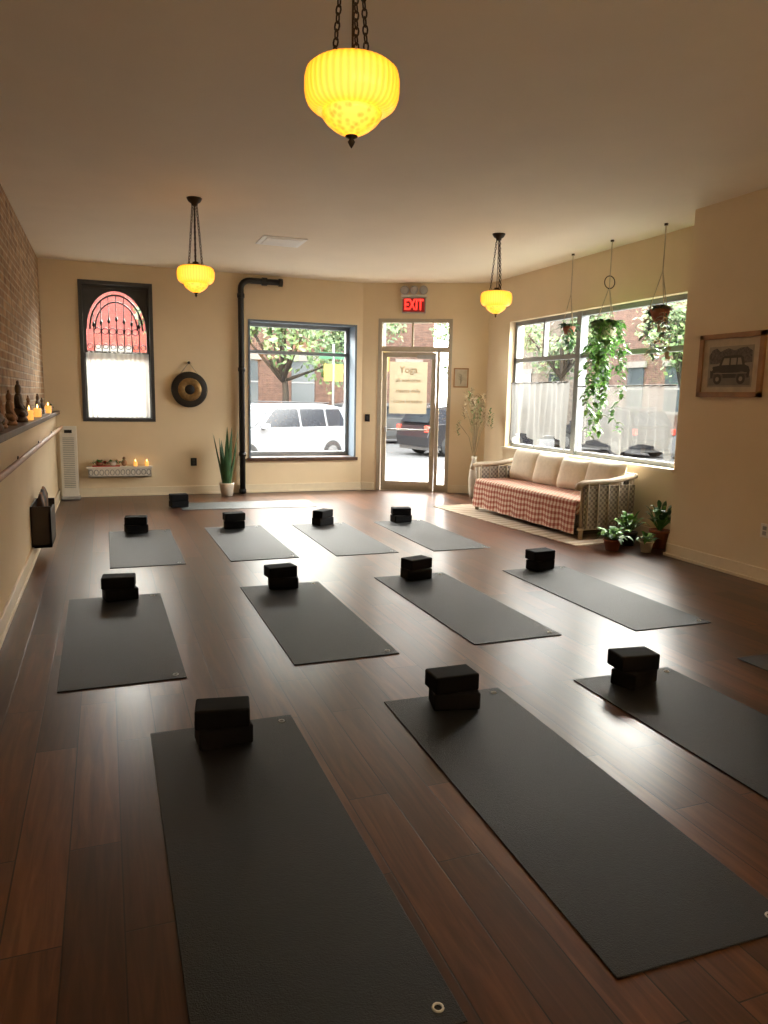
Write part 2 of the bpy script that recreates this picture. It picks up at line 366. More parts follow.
b=B(); b.box(WALL,XB-.3,XW,YR,YB,0,1.21); b.build('wall_wainscot')
b=B(); b.box(WOODD,XB,XW+.06,YR,YB-.005,1.21,1.26); b.build('trim_ledge',bevel=.006)
b=B(); b.box(TRIM,XW,XW+.02,YR,YB,0,.13); b.box(TRIM,XW,XW+.03,YR,YB,0,.03); b.build('baseboard_left',bevel=.004)
b=B(); b.box(TRIM,XW,A[0],YB-.02,YB,0,.13); b.box(TRIM,XW,A[0],YB-.03,YB,0,.03); b.build('baseboard_back',bevel=.004)
b=B(); b.box(TRIM,XN-.02,XN,YR,5.87,0,.13); b.box(TRIM,XN-.035,XN,YR,5.885,0,.03); b.box(TRIM,XN-.02,XR,5.85,5.87,0,.13); b.build('baseboard_right',bevel=.004)
b=B(); b.box(TRIM,XR-.02,XR,5.87,C[1],0,.13); b.build('baseboard_window')
b=B(); b.M=MD; b.box(TRIM,0,d0-.04,-.02,0,0,.13); b.box(TRIM,d1+.04,LD-.02,-.02,0,0,.13); b.build('baseboard_door')

# ------------------------------------------------------------------ windows
def frame(b,m,x0,x1,z0,z1,w,ya,yb):
    b.box(m,x0,x1,ya,yb,z0,z0+w); b.box(m,x0,x1,ya,yb,z1-w,z1); b.box(m,x0,x0+w,ya,yb,z0+w,z1-w); b.box(m,x1-w,x1,ya,yb,z0+w,z1-w)
b=B(); x0,x1,z0,z1=bw
b.box(BLUEG,x1-.012,x1,YB-.0,12.05,z0,z1); b.box(BLUEG,x0,x0+.012,YB,12.05,z0,z1); b.box(BLUEG,x0,x1,YB,12.05,z1-.012,z1)
b.box(WOODD,x0-.03,x1+.03,YB-.04,12.05,z0-.03,z0+.02)
frame(b,ALU,x0,x1,z0+.02,z1,.07,12.0,12.08)
b.box(ALU,x0,x1,12.0,12.08,2.20,2.25)
frame(b,BLUEG,x0,x1,z0,z1,.03,YB-.015,YB+.02)
b.paneY(GLASS,x0+.06,x1-.06,12.035,z0+.06,z1-.06); b.build('window_1')
b=B(); x0,x1,z0,z1=aw
frame(b,CHAR,x0,x1,z0,z1,.05,YB-.02,YB+.2)
frame(b,CHAR,x0+.05,x1-.05,z0+.05,z1-.05,.04,YB+.10,YB+.18)
cx=(x0+x1)/2; rr=(x1-x0)/2-.10; zs=2.44; AR=1.36
left=[(x0+.08,zs)]+[(cx-rr*math.cos(a),zs+rr*math.sin(a)*AR) for a in [pi/2*k/12 for k in range(13)]]+[(cx,z1-.08),(x0+.08,z1-.08)]
right=[(2*cx-p[0],p[1]) for p in left]
b.prism(CHAR,left,YB+.12,YB+.15,'XZ'); b.prism(CHAR,right,YB+.12,YB+.15,'XZ')
b.box(CHAR,x0+.08,x1-.08,YB+.10,YB+.16,2.07,2.13)
arch=lambda r,k=24:[(cx-r*math.cos(pi*i/k),YB+.135,zs+r*math.sin(pi*i/k)*AR) for i in range(k+1)]
b.tube(BLACKM,arch(rr*.72),.012); b.tube(BLACKM,arch(rr*.90),.014)
for i in range(-3,4):
    xx=cx+i*.105; top=zs+max(0,(rr*.90)**2-(xx-cx)**2)**.5*AR
    b.tube(BLACKM,[(xx,YB+.135,2.1),(xx,YB+.135,top)],.008,6)
    b.lathe(BLACKM,[(.001,-.05),(.022,-.02),(.022,.0),(.001,.06)],(xx,YB+.135,2.60-abs(i)*.03),8)
    if i<3: b.tube(BLACKM,[(xx+.052+.045*math.cos(q),YB+.135,2.42+.045*math.sin(q)) for q in [2*pi*k/12 for k in range(12)]],.007,6,True)
for i in range(-4,4):
    xx=cx+(i+.5)*.105
    b.tube(BLACKM,[(xx+.035*math.cos(q),YB+.135,2.2+.035*math.sin(q)) for q in [2*pi*k/12 for k in range(12)]],.007,6,True)
b.paneY(GLASS,x0+.08,x1-.08,YB+.165,z0+.08,z1-.08); b.build('window_2')
def curtain(name,m,p0,p1,z0,z1,amp=.02,waves=12,bot=None):
    b=B(); p0=Vector(p0);p1=Vector(p1); d=p1-p0; L=d.length; d.normalize(); n=Vector((-d.y,d.x)); nx=int(waves*8); nz=14
    vs=[];fs=[]
    for i in range(nx+1):
        t=i/nx; zb=z0+(bot(t) if bot else 0)
        for j in range(nz+1):
            s=j/nz; off=amp*(.5+.5*(1-s))*math.sin(2*pi*waves*t+math.sin(9*t)*1.3)+amp*.4*math.sin(17*t+s*3)
            q=p0+d*L*t+n*off; vs.append((q.x,q.y,zb+(z1-zb)*s))
    for i in range(nx):
        for j in range(nz): a=i*(nz+1)+j; fs.append((a,a+nz+1,a+nz+2,a+1))
    b.add(vs,fs,m,True)
    b.tube(DARKM,[(p0.x,p0.y,z1-.01),(p1.x,p1.y,z1-.01)],.008,8)
    return b.build(name)
curtain('cafe_curtain',SHEER0,(aw[0]+.07,YB+.05),(aw[1]-.07,YB+.05),1.17,2.12,.016,12)
b=B(); xa,xb=XR+.10,XR+.17
def fy(y0,y1,z0,z1,w,m=ALU):
    b.box(m,xa,xb,y0,y1,z0,z0+w); b.box(m,xa,xb,y0,y1,z1-w,z1); b.box(m,xa,xb,y0,y0+w,z0+w,z1-w); b.box(m,xa,xb,y1-w,y1,z0+w,z1-w)
fy(w0,w1,wz0,wz1,.06)
ym=8.38
b.box(ALU,xa-.02,xb+.02,ym-.05,ym+.05,wz0,wz1)
b.box(ALU,xa,xb,w0,w1,2.10,2.16)
b.box(ALU,xa,xb,9.22,9.26,2.16,wz1)
b.paneX(GLASS,xa+.03,w0+.05,w1-.05,wz0+.05,wz1-.05)
b.box(TRIM,XR-.05,XR+.1,w0-.04,w1+.04,wz0-.03,wz0+.005); b.build('window_3')
scal=lambda t:.20*abs(math.sin(pi*2*t))**.8
curtain('cafe_curtain',SHEER,(XR+.035,w1-.05),(XR+.035,ym+.1),.86,1.80,.036,10,scal)
curtain('cafe_curtain',SHEER2,(XR+.035,ym-.1),(XR+.035,w0+.1),.86,1.74,.036,11,scal)
# ------------------------------------------------------------------ door
b=B(); b.M=MD
frame(b,DOORF,d0,d1,0-.05,dz,.06,-.01,.14)
b.box(DOORF,d0,d1,.0,.12,2.28,2.36)
b.box(DOORF,1.22,1.27,.0,.12,0,2.30)
b.box(DOORF,.80,.83,.03,.10,2.36,dz)
b.paneY(GLASS,d0+.05,d1-.05,.06,2.36,dz-.05); b.paneY(GLASS,1.27,d1-.05,.06,.1,2.28); b.box(DOORF,1.27,d1-.05,.02,.1,0,.12)
b.build('door_frame')
b=B(); b.M=MD; e0,e1=.33,1.21
frame(b,DOORF,e0,e1,.01,2.27,.075,.035,.085); b.box(DOORF,e0+.07,e1-.07,.035,.085,.01,.16)
b.paneY(GLASS,e0+.07,e1-.07,.06,.14,2.2)
b.tube(PLAST,[(e0+.1,-.03,1.02),(e1-.1,-.03,1.02)],.014); b.box(PLAST,e0+.06,e0+.09,-.04,.04,.98,1.06); b.box(PLAST,e1-.09,e1-.06,-.04,.04,.98,1.06)
b.box(POSTER,e0+.12,e1-.14,.048,.050,1.28,2.12)
for k,s_ in enumerate(('Yoga','all welcome','classes daily','come breathe')):
    vs,fs=txt(s_,.15 if k==0 else .085,.001); b.add([(.76+v.x,.045-v.z,1.99-k*.17+v.y) for v in vs],fs,INK2)
b.box(PLAST,.9,1.2,-.03,.04,2.17,2.23); b.build('door_1')
b=B(); b.M=MD
b.box(PLAST,.64,1.02,-.07,0,2.885,3.125); b.box(PINK,.655,1.005,-.075,-.07,2.90,3.11)
vs,fs=txt('EXIT',.20,.005); sx=.31/max(v.x for v in vs)/2
b.add([(.83+v.x*sx,-.079-v.z,3.005+v.y*1.15) for v in vs],fs,REDE)
b.box(WHITE,.62,1.04,-.06,0,3.14,3.17)
for x in (.68,.83,.98):
    b.lathe(PLAST,[(.02,0),(.065,-.03),(.07,-.07),(.055,-.075),(.01,-.07)],(x,-.02,3.235),16,axis='Y')
b.build('exit_sign')
b=B(); b.M=MD; frame(b,WOODM,1.50,1.74,1.72,2.03,.02,-.02,0); b.box(PAPER,1.51,1.73,-.008,0,1.73,2.02)
b.tube(INK,[(1.62,-.012,1.78),(1.62,-.012,1.93)],.004)
for k in range(6): b.leaf(INK,(1.62,-.012,1.82+k*.02),((-1)**k,0,.6),.05,.02,0)
b.build('framed_botanical_print')
b=B(); b.M=MD; b.box(BLACKM,.06,.14,-.012,0,1.14,1.26); b.box(CHAR,.085,.115,-.02,-.01,1.17,1.23); b.build('light_switch',bevel=.003)
b=B(); b.box(BLACKM,1.21,1.30,YB-.012,YB,.44,.56); b.box(CHAR,1.235,1.275,YB-.016,YB-.01,.46,.495);b.box(CHAR,1.235,1.275,YB-.016,YB-.01,.505,.54); b.build('power_outlet',bevel=.003)
b=B(); b.box(WHITE,XN-.012,XN,4.66,4.75,.40,.52); b.box(PLAST,XN-.016,XN-.01,4.685,4.725,.42,.455);b.box(PLAST,XN-.016,XN-.01,4.685,4.725,.465,.50); b.build('power_outlet',bevel=.003)
# ------------------------------------------------------------------ pipe, gong, shelf, vent
b=B(); px=1.99; py=YB-.09
pts=[(px,py,0.0),(px,py,3.12)]+[(px+.13-.13*math.cos(a),py,3.12+.13*math.sin(a)) for a in [pi/2*k/6 for k in range(1,7)]]+[(2.58,py,3.25)]
b.tube(BLACKM,pts,.045,14)
for z in (.02,.6,1.9,3.0): b.lathe(BLACKM,[(.045,-.03),(.056,-.03),(.056,.03),(.045,.03)],(px,py,z+.02),16)
b.lathe(BLACKM,[(.045,-.04),(.06,-.04),(.06,.04),(.045,.04)],(2.35,py,3.25),16,axis='X')
b.lathe(BLACKM,[(.06,-.03),(.06,.03)],(2.60,py,3.25),16,axis='X')
b.build('heating_pipe')
b=B(); gc=(1.21,YB-.06,1.60)
b.lathe(GONGD,[(.262,.045),(.268,.02),(.265,-.02),(.25,-.03),(.16,-.034)],gc,48,axis='Y')
b.lathe(GOLD,[(.175,-.030),(.17,-.038),(.075,-.042),(.07,-.036)],gc,48,axis='Y')
b.lathe(GONGD,[(.075,-.036),(.072,-.044),(.04,-.06),(.001,-.066)],gc,32,axis='Y')
b.tube(ROPE,[(gc[0]-.13,gc[1],gc[2]+.23),(gc[0],YB-.02,gc[2]+.40),(gc[0]+.13,gc[1],gc[2]+.23)],.007)
b.lathe(BLACKM,[(.02,-.05),(.02,0)],(gc[0],YB,gc[2]+.40),10,axis='Y'); b.build('hanging_gong')
b=B(); b.box(WHITE,-.28,.64,YB-.17,YB,.43,.455); b.box(WHITE,-.26,.62,YB-.15,YB-.135,.30,.43); b.box(WHITE,-.26,.62,YB-.15,YB,.30,.315)
b.box(WHITE,-.26,-.245,YB-.15,YB,.30,.43); b.box(WHITE,.605,.62,YB-.15,YB,.30,.43)
for i in range(12):
    x=-.22+i*.073; b.tube(PLAST,[(x+.028*math.cos(q),YB-.152,.372+.04*math.sin(q)) for q in [2*pi*k/10 for k in range(10)]],.006,5,True)
b.build('wall_shelf')
def candle(name,p,s=1):
    b=B(); b.lathe(WAX,[(.03*s,0),(.035*s,.01),(.035*s,.08*s),(.03*s,.085*s)],(0,0,0),14)
    b.lathe(FLAME,[(.001,.085*s),(.007*s,.095*s),(.005*s,.11*s),(.0005,.125*s)],(0,0,0),8); return b.build(name,p)
for x in (.40,.56): candle('votive_candle',(x,YB-.09,.456),.8)
b=B()
for k in range(34): b.leaf(RED if k%4==0 else LEAF,(U(-.2,.2),0,.04),(U(-1,1),U(-.6,.2),U(.4,1.2)),U(.08,.16),.045,.4)
b.lathe(TERRA,[(.04,0),(.055,.06),(.05,.06)],(-.12,0,0),14); b.lathe(CERAM,[(.035,0),(.05,.07),(.045,.07)],(.06,0,0),14); b.box(RED,-.22,.16,-.05,.05,0,.012)
b.ell(STATUE2,(.22,0,.05),(.04,.03,.05)); b.ell(STATUE2,(.22,0,.115),(.022,.022,.028))
b.build('shelf_flower_arrangement',(.02,YB-.09,.456))
VENT=mat('white_vent_enamel',(.95,.95,.93),.5,var=.02)
b=B(); b.box(VENT,-.26,.26,-.24,.24,-.014,0)
for k in range(8): b.box(VENT,-.21,.21,-.2+k*.05,-.17+k*.05,-.024,-.012)
b.build('ceiling_air_vent',(2.04,9.02,H),rot=0)
# ------------------------------------------------------------------ pendants
def chain(b,p0,p1,m,link=.034):
    p0=Vector(p0);p1=Vector(p1); d=p1-p0; n=max(2,int(d.length/(link*.78))); d.normalize(); u=d.orthogonal().normalized(); w=d.cross(u)
    for i in range(n):
        c=p0+(p1-p0)*((i+.5)/n); s=u if i%2 else w
        b.tube(m,[c+d*(link*.5*math.sin(a))+s*(link*.28*math.cos(a)) for a in [2*pi*k/10 for k in range(10)]],.0035,5,True)
def pendant(x,y,z):
    b=B(); rip=lambda a,zz:1+.018*abs(math.cos(20*a))
    b.lathe(SHADE,[(.05,.112),(.10,.117),(.143,.110),(.165,.092),(.172,.062),(.172,.025),(.168,-.003),(.158,-.024),(.142,-.038),(.122,-.045),(.106,-.046)],(0,0,0),160,rip,cap=False)
    b.lathe(SHADE2,[(.108,-.044),(.112,-.052),(.109,-.066),(.094,-.086),(.066,-.108),(.04,-.122),(.018,-.130)],(0,0,0),40,cap=False)
    b.lathe(DARKM,[(.001,-.172),(.008,-.162),(.014,-.15),(.008,-.14),(.024,-.132),(.022,-.126),(.001,-.126)],(0,0,0),14)
    b.lathe(DARKM,[(.078,.108),(.080,.122),(.05,.135),(.03,.14),(.028,.155),(.001,.16)],(0,0,0),24)
    top=H-z
    for k in range(3):
        a=2*pi*k/3+.4; b.ell(DARKM,(.072*math.cos(a),.072*math.sin(a),.126),(.011,.011,.011),8,5)
        chain(b,(.072*math.cos(a),.072*math.sin(a),.13),(.022*math.cos(a),.022*math.sin(a),top-.06),DARKM)
    b.lathe(DARKM,[(.028,top-.07),(.032,top-.05),(.055,top-.035),(.07,top-.01),(.072,top)],(0,0,0),24)
    b.tube(DARKM,[(0,0,.15),(0,0,top-.05)],.004,6)
    return b.build('pendant_lamp',(x,y,z))
for x,y in ((.895,2.78),(.86,7.47),(4.17,7.57),(4.17,2.5)): pendant(x,y,2.622)  # the last pendant is out of view, added to lift the room light
# ------------------------------------------------------------------ yoga mats & blocks
def ymat(x,y,L=1.83,W=.652,rot=0,m=YOGA,logo=True):
    b=B(); t=.006
    b.rbox(m,-W/2,W/2,-L/2,L/2,0.0,t,.0028,3)
    if logo:
        for (lx,ly) in ((W/2-.055,-L/2+.06),(W/2-.06,L/2-.06)):
            b.tube(LOGO,[(lx+.013*math.cos(a),ly+.013*math.sin(a),t+.0005) for a in [2*pi*k/16 for k in range(16)]],.0035,5,True)
    return b.build('yoga_mat',(x+W/2,y-L/2,0.0005),rot)
def blocks(x,y,r1,r2,dx=0,dy=0,zb=.0068):
    b=B(); h=.088
    for i,(r,ox,oy) in enumerate(((r1,0,0),(r2,dx,dy))):
        b.M=Matrix.Translation((ox,oy,i*(h+.001)))@Matrix.Rotation(r,4,'Z'); b.rbox(FOAM,-.118,.118,-.075,.075,0,h,.010,3)
    return b.build('yoga_block_stack',(x,y,zb))
M=[(.14,3.314,1.885),(1.255,3.31,1.9),(2.385,3.27,1.88),(3.56,3.26,1.88),
 (-.292,5.781,1.83),(.968,5.793,1.83),(2.126,5.801,1.83),(3.324,5.72,1.83),
 (-.009,8.584,1.83),(1.038,8.58,1.83),(2.058,8.541,1.83),(3.078,8.503,1.83)]
for i,(x,y,L) in enumerate(M): ymat(x,y,L,rot=math.radians([0,-1.3,0,0,.5,0,.4,-.4,0,.5,0,0][i]))
ymat(.93,10.62,.66,1.83,rot=math.radians(-3),m=YOGAL,logo=False)
BL=[(.445,3.14,.05,-.16,-.004,-.005),(1.60,3.17,-.22,.0,-.012,.01),(2.68,3.13,.35,-.1,-.005,.01),
 (.06,5.70,.2,-.1,-.01,.01),(1.30,5.70,-.15,.15,-.02,.01),(2.46,5.68,.1,.3,0,0),(3.70,5.68,.3,.1,0,.01),
 (.28,8.50,.15,-.1,0,0),(1.36,8.50,-.1,.1,0,.01),(2.42,8.47,.5,.7,0,0),(3.42,8.42,.1,-.2,0,.01),(.90,10.3,.2,.1,0,0)]
for q in BL: blocks(*q)
# ------------------------------------------------------------------ daybed
def daybed():
    b=B(); L,D=2.42,.76
    for y in (.05,L-.05):
        for x in (.04,D-.05): b.tube(RATP,[(x,y,0),(x,y,.60 if x<.1 else .72)],.026,10)
    b.box(WICK,.03,D-.02,.05,L-.05,.16,.30)
    b.rbox(GING,-.02,D-.04,.07,L-.07,.27,.44,.04)
    vs=[];fs=[];n=60
    for i in range(n+1):
        y=.07+(L-.14)*i/n
        for k,(zz) in enumerate((.435,.33,.22,.12,.06)):
            vs.append((-.024-.012*k*abs(math.sin(y*9))*.6-(0 if k else -.03),y,zz))
    for i in range(n):
        for k in range(4): a=i*5+k; fs.append((a,a+1,a+6,a+5))
    b.add(vs,fs,GING,True)
    for y in (.03,L-.03):
        b.box(WICK,.03,D-.03,y-.025,y+.025,.12,.60)
        b.tube(RATP,[(-.05,y,.56),(-.03,y,.61),(.03,y,.63),(D*.5,y,.64),(D-.03,y,.70)],.035,10)
        b.tube(RATP,[(-.02,y,.12),(D,y,.12)],.02,8)
        for k in range(5): b.tube(RATP,[(.08+k*.14,y-.03,.12),(.08+k*.14,y-.03,.62)],.008,6)
    b.box(WICK,D-.05,D-.01,.05,L-.05,.12,.68); b.tube(RATP,[(D-.03,0,.70),(D-.03,L,.70)],.03,10)
    def cush(y,w,h,tilt,yaw=0):
        vs=[];fs=[];n=12
        for sgn in (1,-1):
            for i in range(n+1):
                for j in range(n+1):
                    u=-1+2*i/n; v=-1+2*j/n; th=.10*((1-u**4)*(1-v**4))**.5
                    uu=u*(1-.05*(1-abs(v))*abs(u)); vv=v*(1-.05*(1-abs(u))*abs(v))
                    vs.append((sgn*th,uu*w/2,vv*h/2))
        m=n+1
        for s2 in range(2):
            for i in range(n):
                for j in range(n):
                    a=s2*m*m+i*m+j; fs.append((a,a+m,a+m+1,a+1))
        o=b.M; b.M=Matrix.Translation((D-.18,y,.44+h*.47))@Matrix.Rotation(yaw,4,'Z')@Matrix.Rotation(tilt,4,'Y'); b.add(vs,fs,CREAMF,True); b.M=o
    for y,w,h in ((.36,.60,.42),(.90,.56,.40),(1.44,.56,.42),(1.98,.62,.44)): cush(y,w,h,.28,U(-.12,.12))
    return b.build('wicker_daybed',(4.90,6.76,.008),rot=math.radians(2))
daybed()
b=B(); b.box(RUG,-.5,.5,-1.5,1.5,0,.007)
for i in range(60):
    for s in (-1,1): b.tube(ROPE,[(-.49+i*.0166,s*1.5,.004),(-.49+i*.0166+U(-.01,.01),s*1.56,.003)],.002,4)
b.build('striped_rug',(5.02,8.08,0.0005),rot=math.radians(6))
# ------------------------------------------------------------------ plants
def bush(name,p,ps,nl,l,w,mats,h=.0,spread=1,potm=TERRA):
    b=B(); r,hh=ps
    b.lathe(potm,[(r*.7,0),(r*.98,hh*.85),(r*1.08,hh*.86),(r*1.08,hh),(r*.95,hh),(r*.9,hh*.9),(.001,hh*.9)],(0,0,0),20); 
    b.lathe(SOIL,[(r*.9,hh*.9),(.001,hh*.92)],(0,0,0),16)
    for k in range(nl):
        a=U(0,2*pi); e=U(.25,1.3); d=Vector((math.cos(a)*spread,math.sin(a)*spread,e*1.2)).normalized(); st=U(.4,1)*h
        q=Vector((0,0,hh*.9))+d*st
        if st>.02: b.tube(mats[0],[(0,0,hh*.9),tuple(q)],.003,4)
        b.leaf(random.choice(mats),q,d,l*U(.6,1.1),w*U(.7,1.1),U(.3,.9))
    return b.build(name,p)
bush('potted_pothos',(4.93,6.24,0),(.09,.12),70,.12,.07,[LEAF2,LEAF],.13,1)
bush('potted_peace_lily',(5.28,6.42,0),(.09,.15),60,.16,.06,[LEAF,LEAF2],.18,.5,DARKM)
bush('potted_fern',(5.50,6.20,0),(.10,.20),75,.17,.055,[LEAF,LEAFD],.26,.4,TERRA)
bush('potted_ivy',(5.22,6.06,0),(.07,.12),40,.09,.06,[LEAF2,LEAF],.08,.8,CERAM)
b=B(); b.lathe(CERAM,[(.085,0),(.11,.17),(.115,.20),(.10,.20),(.095,.17),(.001,.17)],(0,0,0),22)
for k in range(16):
    a=2*pi*k/16+U(-.2,.2); h=U(.45,.92); lean=U(.06,.24)*(1 if math.sin(a)<.3 else .4); d=Vector((lean*1.5*math.cos(a),lean*math.sin(a),1)); p=Vector((.05*math.cos(a),.05*math.sin(a),.16))
    vs=[];fs=[]; s=Vector((-math.sin(a),math.cos(a),0))
    for i in range(7):
        t=i/6; w=.033*(1-t**3)+.002; q=p+d*h*t+Vector((math.cos(a),math.sin(a),0))*.02*t*t; vs+=[tuple(q-s*w),tuple(q+Vector((math.cos(a),math.sin(a),0))*w*.4),tuple(q+s*w)]
    for i in range(6): z=i*3; fs+=[(z,z+1,z+4,z+3),(z+1,z+2,z+5,z+4)]
    b.add(vs,fs,LEAFD,True)
b.build('snake_plant',(1.71,11.34,0))
def hanging(name,x,y,zp,r,vines,vl,mats,ring=False,rope=ROPE,nl=1.0,spr=1.0):
    b=B()
    b.lathe(DARKM,[(.02,H-.02-zp),(.02,H-zp)],(0,0,0),8)
    zt=H-zp; zk=min(zt*.45,.5)
    b.tube(rope,[(0,0,zt),(0,0,zk)],.006,6)
    if ring: b.tube(DARKM,[(.07*math.cos(a),.0,zk+.05+.07*math.sin(a)) for a in [2*pi*k/20 for k in range(20)]],.006,6,True)
    for k in range(3):
        a=2*pi*k/3+.5; b.tube(rope,[(0,0,zk),(r*1.02*math.cos(a),r*1.02*math.sin(a),.02),(r*.6*math.cos(a),r*.6*math.sin(a),-r*1.15),(0,0,-r*1.5)],.005,5)
    b.tube(rope,[(0,0,-r*1.5),(0,0,-r*2.3)],[.012,.02],6)
    b.lathe(CERAM if ring else TERRA,[(.001,-r*1.25),(r*.55,-r*1.2),(r*.9,-r*.6),(r,0),(r*.9,0),(.001,-.02)],(0,0,0),20)
    for k in range(int(40*nl)):
        a=U(0,2*pi); d=(math.cos(a),math.sin(a),U(.1,1.4)); b.leaf(random.choice(mats),(r*.6*math.cos(a),r*.6*math.sin(a),0),d,U(.08,.16)*spr,.06,.6)
    for k in range(vines):
        a=U(0,2*pi); l=vl*U(.22,1); pts=[]; cx,cy=r*math.cos(a),r*math.sin(a); n=int(l/.05)+3; sp=spr*U(.7,1.2)
        for i in range(n):
            t=i/(n-1); pts.append((cx*(1+.5*math.sin(t*3))+.03*math.sin(i*.9+k),cy*sp*(1+.4*math.sin(t*3))+.04*math.sin(i*.6+2*k),.05*math.sin(min(1,t*8)*pi)-l*t))
        b.tube(mats[0],pts,.003,4)
        for q in pts[1:]:
            for _ in range(2):
                a2=U(0,2*pi); b.leaf(random.choice(mats),q,(math.cos(a2),math.sin(a2),U(-.5,.4)),U(.05,.1),.055,.5,3)
    return b.build(name,(x,y,zp))
hanging('hanging_string_plant',5.55,8.15,2.47,.08,5,.30,[LEAFD,LEAF],nl=1.0)
hanging('hanging_pothos',5.47,7.28,2.42,.12,18,1.5,[LEAF2,LEAF],True,nl=3,spr=1.3)
hanging('hanging_macrame_planter',5.46,6.40,2.50,.10,5,.75,[DRY,LEAFD],nl=.6)
b=B(); b.lathe(CERAM,[(.05,0),(.07,.1),(.08,.3),(.06,.5),(.035,.6),(.045,.65),(.03,.65),(.02,.6)],(0,0,0),20)
for k in range(34):
    a=U(0,2*pi); s=U(.06,.30); h=U(.55,1.1); tip=Vector((s*math.cos(a),s*math.sin(a)*.8,.62+h)); b.tube(DRY,[(0,0,.6),tuple(Vector((tip.x*.35,tip.y*.35,.62+h*.6))),tuple(tip)],.003,4)
    for j in range(8):
        a2=U(0,2*pi); b.leaf(LEAF if k%4==0 else DRY,tip-Vector((0,0,j*.03)),(math.cos(a2),math.sin(a2),1.0),.09,.028,.3,2)
b.build('dried_flower_vase',(5.40,10.30,0))
# ------------------------------------------------------------------ heater, wall rack, barre, framed picture
b=B(); b.rbox(PLAST,-.13,.13,-.11,.11,0,.05,.03,4)
prof=[(-.07,.05),(-.085,.5),(-.07,.95),(-.03,1.05),(.04,1.05),(.08,.95),(.085,.05)]
b.prism(WHITE,prof,-.11,.11,'YZ')
for k in range(28): 
    zz=.18+k*.026; b.box(PLAST,-.075,.075,-.094,-.082,zz,zz+.009)
b.box(BLACKM,-.05,.05,-.082,-.066,.955,1.0)
o=b.build('tower_heater',(-.50,11.42,0),bevel=.012)
b=B()
b.tube(WOODM,[(XW+.09,-2.3,1.04),(XW+.09,11.3,1.04)],.021,12)
for y in (-1.5,.5,2.5,4.5,6.5,8.5,10.5): b.tube(BLACKM,[(XW+.002,y,.99),(XW+.05,y,.99),(XW+.09,y,1.03)],.010,8); b.lathe(BLACKM,[(.03,0.002),(.03,.01)],(XW,y,.99),12,axis='X')
b.build('ballet_barre')
b=B(); b.box(WOODE,0,.17,-.3,.3,.0,.03); b.box(WOODE,.15,.17,-.3,.3,.0,.32); b.box(WOODE,0,.17,-.3,-.28,0,.38); b.box(WOODE,0,.17,.28,.3,0,.38); b.box(WOODE,0,.012,-.3,.3,0,.38)
for k in range(7):
    yy=-.24+k*.08; b.lathe([WOODD,STATUE2,STATUE,WOODE][k%4],[(.032,.03),(.034,.36+U(0,.1)),(.01,.38+U(.1,.14))],(.085,yy,0),12)
b.build('wall_magazine_rack',(XW,7.55,.12))
b=B(); fy0,fy1,fz0,fz1=4.88,5.62,1.60,2.17; w=.045
b.box(WOODM,XN-.03,XN,fy0,fy1,fz0,fz0+w);b.box(WOODM,XN-.03,XN,fy0,fy1,fz1-w,fz1);b.box(WOODM,XN-.03,XN,fy0,fy0+w,fz0,fz1);b.box(WOODM,XN-.03,XN,fy1-w,fy1,fz0,fz1)
b.box(PAPER,XN-.012,XN,fy0+.02,fy1-.02,fz0+.02,fz1-.02)
def fl(m,pts,dx=0): b.prism(m,[(5.25-(p[0])*.30,1.87+(p[1])*.30) for p in pts],XN-.014-dx,XN-.012,'YZ')
GREY=mat('print_grey',(.20,.175,.14),.8); GREY2=mat('print_light',(.34,.29,.22),.8); GREY3=mat('print_pencil',(.12,.10,.08),.8,var=.5,scale=60)
fl(GREY2,[(-.85,-.6),(.85,-.6),(.85,.62),(-.85,.62)])
fl(GREY,[(-.8,-.55),(.8,-.55),(.8,-.28),(.3,-.22),(-.3,-.25),(-.8,-.32)],.0005)
fl(GREY3,[(-.80,.10),(-.84,.35),(-.72,.52),(-.55,.57),(-.40,.46),(-.30,.50),(-.1,.56),(.15,.48),(.35,.55),(.60,.57),(.80,.45),(.82,.12),(.5,.1),(0,.2),(-.5,.1)],.0006)
fl(INK,[(-.74,-.33),(-.76,-.10),(-.66,.02),(-.42,.05),(-.30,.30),(-.2,.34),(.40,.34),(.50,.27),(.56,.05),(.70,.0),(.76,-.12),(.74,-.33)],.001)
fl(GREY2,[(-.32,.06),(-.24,.26),(-.03,.26),(-.03,.06)],.0015); fl(GREY2,[(.03,.06),(.03,.26),(.24,.26),(.24,.06)],.0015); fl(GREY2,[(.29,.06),(.29,.26),(.40,.26),(.47,.06)],.0015)
for cx in (-.45,.45):
    fl(GREY3,[(cx+.22*math.cos(a),-.33+.20*math.sin(a)) for a in [pi*k/14 for k in range(15)]],.0016)
    fl(INK,[(cx+.16*math.cos(a),-.36+.16*math.sin(a)) for a in [2*pi*k/18 for k in range(18)]],.002); fl(GREY2,[(cx+.07*math.cos(a),-.36+.07*math.sin(a)) for a in [2*pi*k/14 for k in range(14)]],.0025)
fl(GREY2,[(-.71+.05*math.cos(a),-.06+.05*math.sin(a)) for a in [2*pi*k/12 for k in range(12)]],.002)
fl(GREY2,[(-.62,-.20),(.66,-.20),(.66,-.18),(-.62,-.18)],.002)
b.build('framed_car_picture')
